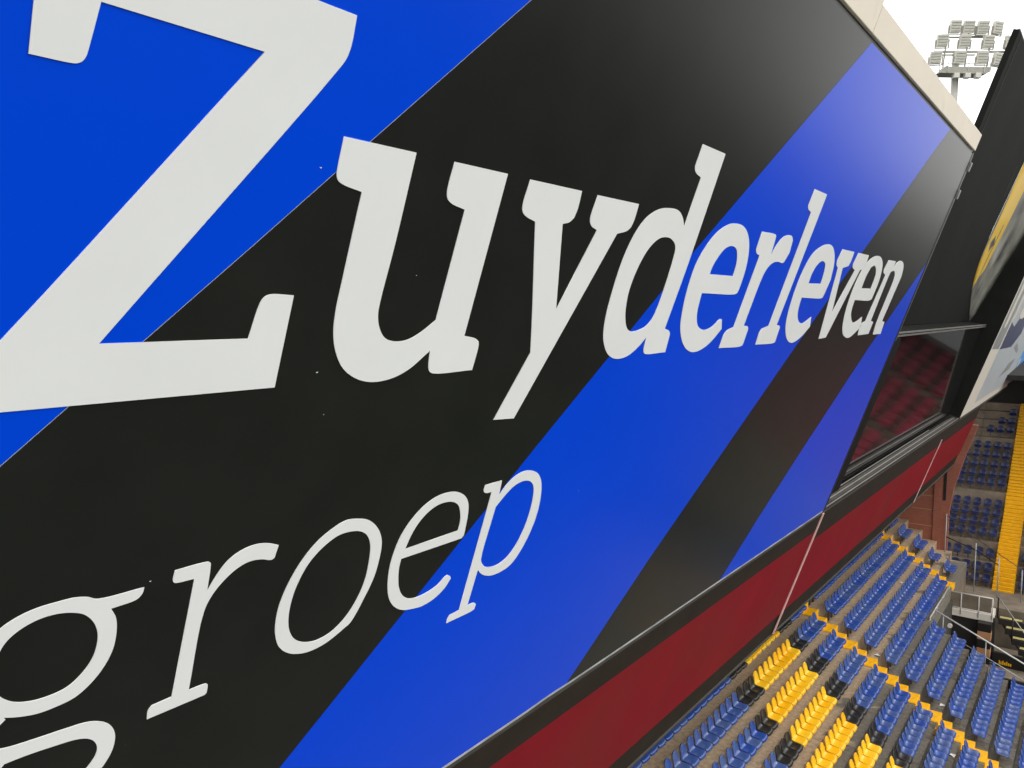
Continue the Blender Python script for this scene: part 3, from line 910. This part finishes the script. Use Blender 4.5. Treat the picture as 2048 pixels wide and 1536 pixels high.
NV, NU = 26, 9
bv, bf, buv = [], [], []
for a in range(NV):
    t = a / (NV - 1)
    v = 4.30 + t * 8.2
    u0 = near_u(v)
    for k in range(NU):
        s = k / (NU - 1)
        u = u0 + (41.18 - u0) * s
        w = -1.185 + (far_w(v) + 1.185) * s - 0.10 * math.sin(math.pi * s) * min(1, t * 3)
        bv.append((u - 41.2, v - 4.3, w + 1.2))
        buv.append(((u - 36.0) / 5.2, t))
for a in range(NV - 1):
    for k in range(NU - 1):
        q = a * NU + k
        bf.append((q, q + 1, q + NU + 1, q + NU))
me = bpy.data.meshes.new("printed_banner")
me.from_pydata(bv, [], bf)
me.materials.append(M['banner_print'])
ul = me.uv_layers.new(name="UVMap")
for lp in me.loops:
    ul.data[lp.index].uv = buv[lp.vertex_index]
me.polygons.foreach_set("use_smooth", [True] * len(me.polygons))
o = bpy.data.objects.new("printed_banner", me)
COL.objects.link(o)
o.matrix_world = fac(41.2, 4.3, -1.2)
sm = o.modifiers.new("thickness", 'SOLIDIFY')
sm.thickness = 0.012
tag(o, "curved grey picture banner with yellow stripes between two black panels", "banner")

bb = empty("second_billboard", matrix=fac(41.25, 0, 0))
bb.name = "poster_billboard"
tag(bb, "thick black sided billboard with pale grey and cream poster at right edge", "billboard")
fpart("box_body", MB().box(41.25, 60.9, 0.02, 8.9, -1.25, -0.002), 'matt_black', bb, base=(41.25, 0))
fpart("poster_sheet", MB().box(41.27, 60.88, 0.03, 8.85, 0.0, 0.012), 'poster_cream', bb, base=(41.25, 0))


def sheet(name, pts, m_, z, par, base):
    return flat_shape(name, [pts], z, z + 0.003, m_, par, base)


sheet("poster_field", [(44.75, 0.42), (60.6, 0.42), (60.6, 8.7), (44.95, 8.7)], 'poster_pale', 0.013, bb, (41.25, 0))
sheet("poster_band", [(41.55, 3.38), (44.35, 3.26), (44.35, 8.7), (41.55, 8.7)], 'poster_grey', 0.013, bb, (41.25, 0))
sheet("poster_shape", [(45.0, 3.22), (50.5, 3.15), (53.0, 3.9), (52.3, 4.7), (48.5, 4.95), (47.0, 4.35), (45.0, 4.6)], 'poster_navy', 0.017, bb, (41.25, 0))
sheet("poster_shape", [(52.6, 3.0), (56.0, 2.55), (56.2, 2.75), (53.2, 3.3)], 'poster_grey', 0.017, bb, (41.25, 0))
sheet("poster_shape", [(51.5, 1.3), (56.0, 1.55), (57.0, 2.2), (54.0, 2.05)], 'poster_grey', 0.017, bb, (41.25, 0))


def rstroke(u0, u1, v0, v1):
    r = (u1 - u0) / 2
    n = 8
    lo = [((u0 + u1) / 2 - r * math.cos(math.pi * k / n), v0 + 0.25 - 0.25 * math.sin(math.pi * k / n)) for k in range(n + 1)]
    return lo + [(u1, v1), (u0, v1)]


sheet("poster_lettering", rstroke(42.3, 43.2, 4.35, 8.7), 'poster_cream', 0.0165, bb, (41.25, 0))
sheet("poster_lettering", rstroke(44.5, 45.4, 4.75, 8.7), 'poster_cream', 0.0165, bb, (41.25, 0))
sheet("poster_lettering", rstroke(47.2, 50.4, 4.75, 8.7), 'poster_cream', 0.0205, bb, (41.25, 0))
sheet("poster_lettering", [(44.36, 3.25), (44.7, 3.25), (44.7, 8.7), (44.36, 8.7)], 'poster_cream', 0.0165, bb, (41.25, 0))
fpart("bottom_trim", MB().box(41.25, 60.9, -0.12, 0.0, -0.3, 0.02), 'grey_metal', bb, base=(41.25, 0))

bc = empty("blue_billboard", matrix=fac(61.0, 0.3, 0))
tag(bc, "light blue billboard corner at the right picture edge", "billboard")
fpart("box_body", MB().box(61.0, 76, 0.32, 8.9, -1.0, -0.002), 'matt_black', bc, base=(61.0, 0.3))
fpart("poster_sheet", MB().box(61.1, 76, 0.36, 8.85, 0.0, 0.012), 'poster_blue', bc, base=(61.0, 0.3))
sheet("poster_lettering", rstroke(61.4, 62.2, 1.35, 1.9), 'poster_cream', 0.014, bc, (61.0, 0.3))
fpart("bottom_trim", MB().box(61.0, 76, 0.26, 0.315, -0.3, 0.02), 'poster_cream', bc, base=(61.0, 0.3))

# ================================================================== seats
def seat_mesh(name, m_, k=1.0, wid=(.88, .95, .97, .97, .95, .90, .80, .74, .66, .52)):
    prof = [(.26, .375, 0), (.285, .42, 0), (.20, .445, .4), (.08, .432, .8), (-.04, .43, 1), (-.11, .455, 1), (-.15, .53, 1), (-.165, .65, .9), (-.18, .77, .6), (-.178, .825, .3)]
    ys = [-.215, -.19, -.12, 0, .12, .19, .215]
    top, bot = [], []
    for i, (x, z, s) in enumerate(prof):
        back = i >= 6
        for y0 in ys:
            y = y0 * wid[i]
            e = (abs(y0) / .215) ** 4
            dx = (.05 * e * s if back else 0) - (.035 * e if i < 2 else 0)
            dz = (.045 * e * s if not back else 0) - (.05 * e if i >= 8 else 0)
            top.append((k * (x + dx), k * y, k * (z + dz)))
            nx, nz = (-.045, .0) if back else ((-.006, -.055) if i > 0 else (-.03, -.012))
            if 4 <= i <= 6:
                nx, nz = -.036, -.036
            if i == 9:
                nx, nz = -.038, -.016
            bot.append((k * (x + dx + nx), k * y * .96, k * (z + dz + nz)))
    n, c = len(prof), len(ys)
    vs = top + bot
    N = len(top)
    fs = []
    for i in range(n - 1):
        for j in range(c - 1):
            q = i * c + j
            fs.append((q, q + 1, q + c + 1, q + c))
            fs.append((N + q, N + q + c, N + q + c + 1, N + q + 1))
    for j in range(c - 1):
        fs.append((j, N + j, N + j + 1, j + 1))
        q = (n - 1) * c + j
        fs.append((q, q + 1, N + q + 1, N + q))
    for i in range(n - 1):
        q = i * c
        fs.append((q, q + c, N + q + c, N + q))
        q = i * c + c - 1
        fs.append((q, N + q, N + q + c, q + c))
    mb_ = MB().add(vs, fs, 0)
    mb_.box(-.10 * k, -.03 * k, -.035 * k, .035 * k, 0, .42 * k, 1)
    mb_.box(-.10 * k, .14 * k, -.03 * k, .03 * k, .36 * k, .405 * k, 1)
    me = mb_.mesh(name, [m_, 'bracket'], smooth=False)
    me.polygons.foreach_set("use_smooth", [p.material_index == 0 for p in me.polygons])
    return me


SEAT = {c: seat_mesh(c + "_seat", 'seat_' + c) for c in ('blue', 'yellow', 'black')}
SEAT['navy'] = seat_mesh("navy_seat", 'seat_navy', 0.98, (.9, .97, 1, 1, 1, 1, 1.02, 1.02, .98, .8))
SEAT['maroon'] = seat_mesh("maroon_seat", 'seat_maroon', 1.8, (.9, .97, 1, 1, 1, 1, 1.0, 1.0, .98, .85))


def put_seat(colour, x, y, z, rz, label, group):
    o = bpy.data.objects.new(colour + "_chair", SEAT[colour])
    COL.objects.link(o)
    o.location = (x, y, z)
    o.rotation_euler = (random.uniform(-.012, .012), random.uniform(-.02, .02), rz + random.uniform(-.02, .02))
    tag(o, label, "stadium chair", group)
    return o


def in_view(x, y, z, m=0.012):
    a, b_, d = pix((x, y, z + 0.5))
    if not (-m < a < 1 + m and -m < b_ < 1 + m):
        return False
    # rows tucked under the fascia are hidden by its lower edge
    return (x + 0.2) / (H - (z + 0.8)) > -0.832


PITCH_S = 0.46
n_seat = {}
ROWN = {i: ordn(i + 2) for i in range(-1, 14)}
for i in range(-1, 12):
    x, z = row_x(i), row_z(i)
    rw = ROWN[i] + " row below red fascia"
    # beyond the near yellow stairs
    yend = 44.75 if i <= 3 else 39.35 + 0.12 * (i - 4)
    y, k = AISLE1[1] + 0.36, 1
    while y < yend:
        if in_view(x, y, z):
            put_seat('blue', x, y, z, 0, "blue seat, %s beyond the near yellow steps, %s" % (ordn(k), rw), "blue seats beyond the near yellow steps")
        y += PITCH_S
        k += 1
    # between the near yellow stairs and the left edge: blue, black, yellow, black, blue
    e1 = [29.7, 29.4, 29.15, 28.6, 28.2, 28.1, 28.0, 28.0, 28.0][max(-1, min(i, 7)) + 1]
    e2 = e1 - 1.2
    e3 = [25.0, 24.5, 23.95, 23.55, 23.0, 22.6, 22.2, 21.8, 21.4][max(-1, min(i, 7)) + 1]
    e4 = e3 - 1.15
    y, cnt, last = AISLE1[0] - 0.36, {}, None
    zone_k = 0
    while y > 12.0:
        zone = 0 if y > e1 else 1 if y > e2 else 2 if y > e3 else 3 if y > e4 else 4
        if zone != last:
            zone_k, last = 0, zone
        zone_k += 1
        if in_view(x, y, z):
            if zone == 0:
                put_seat('blue', x, y, z, 0, "blue seat, %s this side of near yellow steps, %s" % (ordn(zone_k), rw), "blue seats this side of the near yellow steps")
            elif zone in (1, 3):
                w_ = "between blue and yellow seats" if zone == 1 else "left of the yellow seats"
                put_seat('black', x, y, z, 0, "black seat %s, %s of three, %s" % (w_, ordn(zone_k), rw), "black seats beside the yellow seats")
            elif zone == 2:
                put_seat('yellow', x, y, z, 0, "yellow seat, %s from the upper end of its run, %s" % (ordn(zone_k), rw), "runs of yellow seats")
            else:
                put_seat('blue', x, y, z, 0, "blue seat, %s left of the black seats, %s" % (ordn(zone_k), rw), "blue seats at the bottom left of the stand")
        y -= PITCH_S
    # last few seats by the brick wall
    if i <= 3:
        for k in range(4 if i < 2 else 3):
            y = AISLE2[1] + 0.6 + k * PITCH_S
            if in_view(x, y, z):
                put_seat('blue', x, y, z, 0, "blue seat by brick wall, %s past far yellow steps, %s" % (ordn(k + 1), rw), "blue seats by the brick wall")

# end stand: navy seats left and right of the long yellow stairs, maroon seats further right
EST = (-5.15, -4.02)
for j, (y, z) in enumerate(ER):
    rw = ordn(j + 1) + " end stand row up"
    for k in range(7 if j > 2 else (4 + j)):
        x = EST[0] - 0.36 - 0.60 * k
        if in_view(x, y, z, 0.004):
            put_seat('navy', x, y + 0.05, z, -math.pi / 2, "dark blue seat, %s left of long yellow stairs, %s" % (ordn(k + 1), rw), "dark blue seats of the end stand")
    for k in range(2):
        x = EST[1] + 0.4 + 0.60 * k
        if in_view(x, y, z, 0.004):
            put_seat('navy', x, y + 0.05, z, -math.pi / 2, "dark blue seat, %s right of long yellow stairs, %s" % (ordn(k + 1), rw), "dark blue seats of the end stand")
    for k in range(10):
        x = -2.85 + 1.32 * k
        put_seat('maroon', x, y + 0.05, z, -math.pi / 2, "maroon seat mirrored in the window, %s column, %s" % (ordn(k + 1), rw), "maroon seats mirrored in the window")


# ================================================================== yellow stairs
def stair_thing(name, label, y0, y1, i0, i1):
    t = empty(name, (row_x(i0), (y0 + y1) / 2, row_z(i0)))
    tag(t, label, "stairs", "yellow stairs between the seats")
    L = (y1 - y0) / 2
    half = MB().box(-.385, -.005, -L, L, 0.005, .247).mesh("step", 'yellow_paint', bevel=.012)
    full = MB().box(.0, .41, -L, L, -.242, .03).mesh("step", 'yellow_paint', bevel=.008)
    for i in range(i0, i1):
        for me in (half, full):
            o = bpy.data.objects.new("step", me)
            COL.objects.link(o)
            o.parent = t
            o.location = (row_x(i) - row_x(i0), random.uniform(-.03, .03), row_z(i) - row_z(i0))


stair_thing("yellow_stairs", "yellow painted steps running diagonally down between the blue seats", AISLE1[0], AISLE1[1], -1, 13)
stair_thing("yellow_stairs", "short far run of yellow steps near the brick wall", AISLE2[0], AISLE2[1], -1, 4)

t = empty("long_yellow_stairs", ((EST[0] + EST[1]) / 2, ER[0][0], ER[0][1]))
tag(t, "long straight yellow staircase up the end stand at the right", "stairs")
nose = [(ER[0][0] - 0.95, ER[0][1] - 0.55)] + [(y - 0.36, z) for y, z in ER]


def nose_z(y):
    for (ya, za), (yb, zb_) in zip(nose[:-1], nose[1:]):
        if ya <= y <= yb:
            return za + (zb_ - za) * (y - ya) / (yb - ya)
    return nose[-1][1]


yy = nose[0][0]
while yy < 68.2:
    zz = nose_z(yy + 0.235) + 0.05
    o = MB().box(EST[0], EST[1], yy, yy + 0.245, zz - 0.6, zz).build("step", 'yellow_paint', t, bevel=0.014)
    o.location = -Vector(t.location)
    o2 = MB().box(EST[0] + .01, EST[1] - .01, yy + .185, yy + .232, zz + .002, zz + .006).build("shade_strip", 'riser_shade', o)  # riser shadow painted in as a thin dark strip on each step
    yy += 0.235

# ================================================================== stairwell: walls, platform railing, column, steps
sw = empty("stairwell", (-4, 45.2, H - 17.4))
tag(sw, "dark stairwell walls below the steel platform", "stairwell")


def swp(name, mb_, m_, bevel=0.0):
    o = mb_.build(name, m_, sw, bevel=bevel)
    o.location = -Vector(sw.location)
    return o


swp("back_panel", MB().box(row_x(3) + 0.40, -4.0, 45.25, 45.5, H - 17.4, H - 15.2), 'dark_wall')
swp("side_panel", MB().box(row_x(3) + 0.385, row_x(3) + 0.46, VOM[0], 45.2, H - 17.4, H - 14.55), 'grey_metal')
swp("near_panel", MB().box(row_x(3) + 0.47, 3.2, VOM[0] - 0.01, VOM[0] + 0.12, H - 19.5, H - 15.9), 'dark_wall')
swp("low_wall", MB().box(-4.0, -1.5, 44.9, 45.1, H - 17.4, H - 16.75), 'black_metal')
swp("platform_slab", MB().box(-5.9, -4.1, 45.12, 46.4, H - 15.35, H - 15.0), 'poster_cream', bevel=0.01)
# worn yellow letters on the black wall
for k, (dx, wd, hh) in enumerate(((0, .05, .2), (.07, .05, .14), (.14, .06, .2), (.22, .07, .13), (.31, .05, .2), (.38, .07, .14), (.47, .06, .13))):
    swp("lettering", MB().box(-3.72 + dx, -3.72 + dx + wd, 44.885, 44.897, H - 17.28, H - 17.28 + hh), 'yellow_paint')

col = empty("banded_column", (-4.38, 44.8, H - 17.4))
tag(col, "square column with tan and black bands under the platform", "column")
for k in range(5):
    zz = 0.02 + k * 0.42
    o = MB().box(-.29, .29, -.24, .24, zz, zz + 0.405).build("band", 'tan_paint' if k % 2 else 'black_metal', col, bevel=.01)

pr = empty("platform_railing", (-5.1, 45.1, H - 15.0))
tag(pr, "pale steel railing panel around the platform above the stairwell", "railing")


def tubes(par, name, segs, r, m_):
    for p, q in segs:
        o = MB().tube(p, q, r).build(name, m_, par, smooth=True)
        o.location = -Vector(par.location)


P0, P1, zt, zb = -6.04, -4.13, H - 14.12, H - 15.02
tubes(pr, "rail", [((P0, 45.1, zt), (P1, 45.1, zt)), ((P0, 45.1, zb + .1), (P1, 45.1, zb + .1))], .03, 'rail_white')
tubes(pr, "post", [((xx, 45.1, zb - .2), (xx, 45.1, zt)) for xx in (P0, -5.5, -4.72, P1)], .03, 'rail_white')
o = MB().box(P0 + .05, P1 - .05, 45.11, 45.125, zb + .14, zt - .05).build("infill_plate", 'concrete_far', pr)
o.location = -Vector(pr.location)

sr = empty("side_railing", (-6.05, 42.4, H - 14.9))
tag(sr, "galvanised mesh railing along the left side of the stairwell", "railing")
zr, zl = H - 13.85, H - 14.75
tubes(sr, "rail", [((-6.05, VOM[0] - .1, zr), (-6.05, 45.05, zr)), ((-6.05, VOM[0] - .1, zl), (-6.05, 45.05, zl))], .03, 'galvanised')
tubes(sr, "post", [((-6.05, yy, zl - .3), (-6.05, yy, zr)) for yy in (VOM[0] - .05, 41.5, 43.3, 45.0)], .03, 'galvanised')
tubes(sr, "bar", [((-6.05, VOM[0] + .22 * k, zl), (-6.05, VOM[0] + .22 * k, zr)) for k in range(1, 24)], .012, 'galvanised')

hr = empty("sloping_handrail", (-4, VOM[0] - .15, H - 15.5))
tag(hr, "long pale handrail sloping down across the stairwell opening", "handrail")
yh = VOM[0] - .12
tubes(hr, "rail", [((-5.85, yh, H - 13.42), (-1.6, yh, H - 15.35))], .035, 'rail_white')
tubes(hr, "rail", [((-5.2, yh, H - 14.45), (-1.6, yh, H - 16.05))], .018, 'galvanised')
tubes(hr, "post", [((xx, yh, H - 15.9 - (xx + 4) * .45), (xx, yh, H - 13.42 - (xx + 5.85) * .454)) for xx in (-5.5, -3.8, -2.2)], .025, 'galvanised')
o = MB().tube((-5.22, yh - .05, H - 14.0), (-5.22, yh + .03, H - 14.0), .10, 14).build("round_lamp", 'poster_cream', hr)
o.location = -Vector(hr.location)

st = empty("steel_steps", (-3.4, 47, H - 17))
tag(st, "dark steel steps with pale yellow tread edges beside the stairwell", "steps")
for k in range(6):
    xx, yy, zz = -4.02 + .34 * k, 47.6 - .40 * k, H - 15.75 - .33 * k
    o = MB().box(xx, xx + 1.05, yy - .3, yy + .1, zz - .06, zz).build("tread", 'grey_metal', st)
    o.location = -Vector(st.location)
    for q in (0, 1):
        s_ = MB().box(xx + .03, xx + 1.02, yy - .29 + .15 * q, yy - .20 + .15 * q, zz + .002, zz + .02).build("nosing", 'yellow_dim', o)
    if k < 5:
        o2 = MB().box(xx - .02, xx + 1.35, yy - .32, yy - .305, zz - .33, zz - .062).build("riser", 'dark_wall', st)
        o2.location = -Vector(st.location)
tubes(st, "stringer", [((-4.1, 47.7, H - 15.85), (-2.2, 45.4, H - 17.6))], .06, 'black_metal')
tubes(st, "handrail", [((-4.25, 47.6, H - 14.55), (-2.3, 45.2, H - 16.2))], .022, 'galvanised')
tubes(st, "post", [((-4.1, 47.5, H - 15.8), (-4.1, 47.5, H - 14.65)), ((-3.35, 46.5, H - 16.6), (-3.35, 46.5, H - 15.35))], .035, 'black_metal')

bh = empty("end_handrail", (-5.2, 50.1, H - 14))
tag(bh, "thin steel handrail with tall posts in front of the end stand", "handrail")
yb = 50.05
tubes(bh, "post", [((-7.03, yb, H - 14.2), (-7.03, yb, H - 11.3)), ((-5.52, yb, H - 15.5), (-5.52, yb, H - 12.72)), ((-4.40, yb, H - 15.6), (-4.40, yb, H - 13.3)), ((-3.3, yb, H - 15.6), (-3.3, yb, H - 13.8))], .03, 'galvanised')
tubes(bh, "rail", [((-7.03, yb, H - 11.35), (-5.52, yb, H - 12.45)), ((-5.52, yb, H - 12.45), (-2.4, yb, H - 14.35))], .022, 'grey_metal')
tubes(bh, "rail", [((-7.03, yb, H - 12.6), (-5.52, yb, H - 13.1)), ((-5.52, yb, H - 13.1), (-4.4, yb, H - 13.75))], .03, 'brown_metal')

# ================================================================== floodlight mast beyond the building
MY = 90.0
MPX = 0.0487                                   # metres per picture pixel at the mast
mast = empty("floodlight_mast", (-13.75, MY, 0))
mast.rotation_euler = (0, 0, math.atan2(.601, .799))      # the lamp frame is turned towards the pitch corner
tag(mast, "pale grey floodlight mast with rows of lamps against the white sky", "floodlight mast")


def mx_(px): return (px - 1908.5) * MPX
def mz_(py): return H + 22.54 + (160 - py) * MPX


def mp(name, mb_, m_, parent=mast, **kw):
    return mb_.build(name, m_, parent, **kw)


mp("pole", MB().tube((.42, 1.0, 0), (.50, 1.0, mz_(98)), .33, 16), 'mast_grey', smooth=True)
for py, xa, xb, r in ((76, 1886, 1962, .07), (104, 1866, 2006, .09), (110, 1876, 1948, .06), (74, 1930, 1962, .05)):
    mp("cross_rail", MB().box(mx_(xa), mx_(xb), .2, .34, mz_(py) - r, mz_(py) + r), 'lamp_dark')
for xa, ya, xb, yb in ((1891, 90, 1886, 144), (1936, 62, 1930, 144), (1980, 76, 1974, 144)):
    mp("upright", MB().tube((mx_(xa), .42, mz_(ya)), (mx_(xb), .42, mz_(yb)), .07), 'lamp_dark')
mp("platform", MB().prism([(mx_(1872), mz_(148)), (mx_(1966), mz_(150)), (mx_(1974), mz_(145)), (mx_(1976), mz_(137)), (mx_(1888), mz_(136))], -.35, 1.2, 1), 'lamp_dark')
mp("platform_rail", MB().tube((mx_(1858), -.38, mz_(129)), (mx_(1962), -.38, mz_(131)), .04), 'mast_grey')
for xx in (1872, 1889, 1930, 1961, 1972):
    mp("platform_post", MB().tube((mx_(xx), -.38, mz_(147)), (mx_(xx), -.38, mz_(129)), .04), 'mast_grey')
mp("brace", MB().tube((mx_(1873), -.2, mz_(144)), (mx_(1889), -.2, mz_(134)), .07), 'mast_grey')


def lamp(px, py, wd=.98, ht=1.16, skew=0.0):
    t = empty("floodlight", (mx_(px), -0.12, mz_(py)))
    t.parent = mast
    t.rotation_euler = (.18, 0, skew)
    MB().prism([(-wd / 2 - .08, -ht / 2), (wd / 2 - .04, -ht / 2), (wd / 2 + .06, ht / 2), (-wd / 2, ht / 2)], -.2, .2, 1).build("housing", 'lamp_grey', t, bevel=.04)
    for k in range(4):
        zz = -ht / 2 + .16 + k * .25
        MB().box(-wd / 2 + .03, wd / 2 - .06, -.235, -.203, zz, zz + .05).build("cooling_rib", 'lamp_dark', t)
    for s in (-1, 1):
        MB().box(s * (wd / 2 + .13) - .035, s * (wd / 2 + .13) + .035, -.07, .07, -ht / 2 - .05, .12).build("bracket", 'lamp_dark', t)
    MB().box(-wd / 2 - .17, wd / 2 + .17, -.06, .06, -ht / 2 - .14, -ht / 2 - .055).build("yoke", 'lamp_dark', t)


for x, z, s in ((1902.5, 58, 0), (1929, 58.5, 0), (1957, 59.5, 0), (1986, 60.5, .35), (1878, 85, -.1), (1922, 86, 0), (1969, 87, .1), (2010.5, 88, .4),
                (1866, 118, -.2), (1914, 117, 0), (1958.5, 118, 0), (1989, 121, .4)):
    lamp(x, z, skew=s)
for x in (1907, 1929, 1950):
    mp("ballast_box", MB().box(mx_(x - 5.5), mx_(x + 5.5), -.45, .05, mz_(158), mz_(148.5)), 'lamp_grey', bevel=.03)

# ================================================================== scraps of paper left on the rows
for i, y, lab in ((1, 41.3, "white paper scrap on the floor between far blue rows"), (2, 33.0, "white paper scrap beside the near yellow steps"),
                  (5, 33.3, "white paper scrap on wet concrete near the yellow steps"), (6, 30.6, "white paper scrap under the lower blue seats")):
    me = MB().add([(-.10, -.07, 0), (.08, -.09, .03), (.11, .06, .01), (-.05, .09, .04)], [(0, 1, 2, 3)]).mesh("paper_scrap", 'paper')
    o = link("paper_scrap", me, None, (row_x(i) + .30, y, row_z(i) + .012))
    o.rotation_euler = (0, 0, i * 1.3)
    tag(o, lab, "litter", "paper scraps on the terrace")
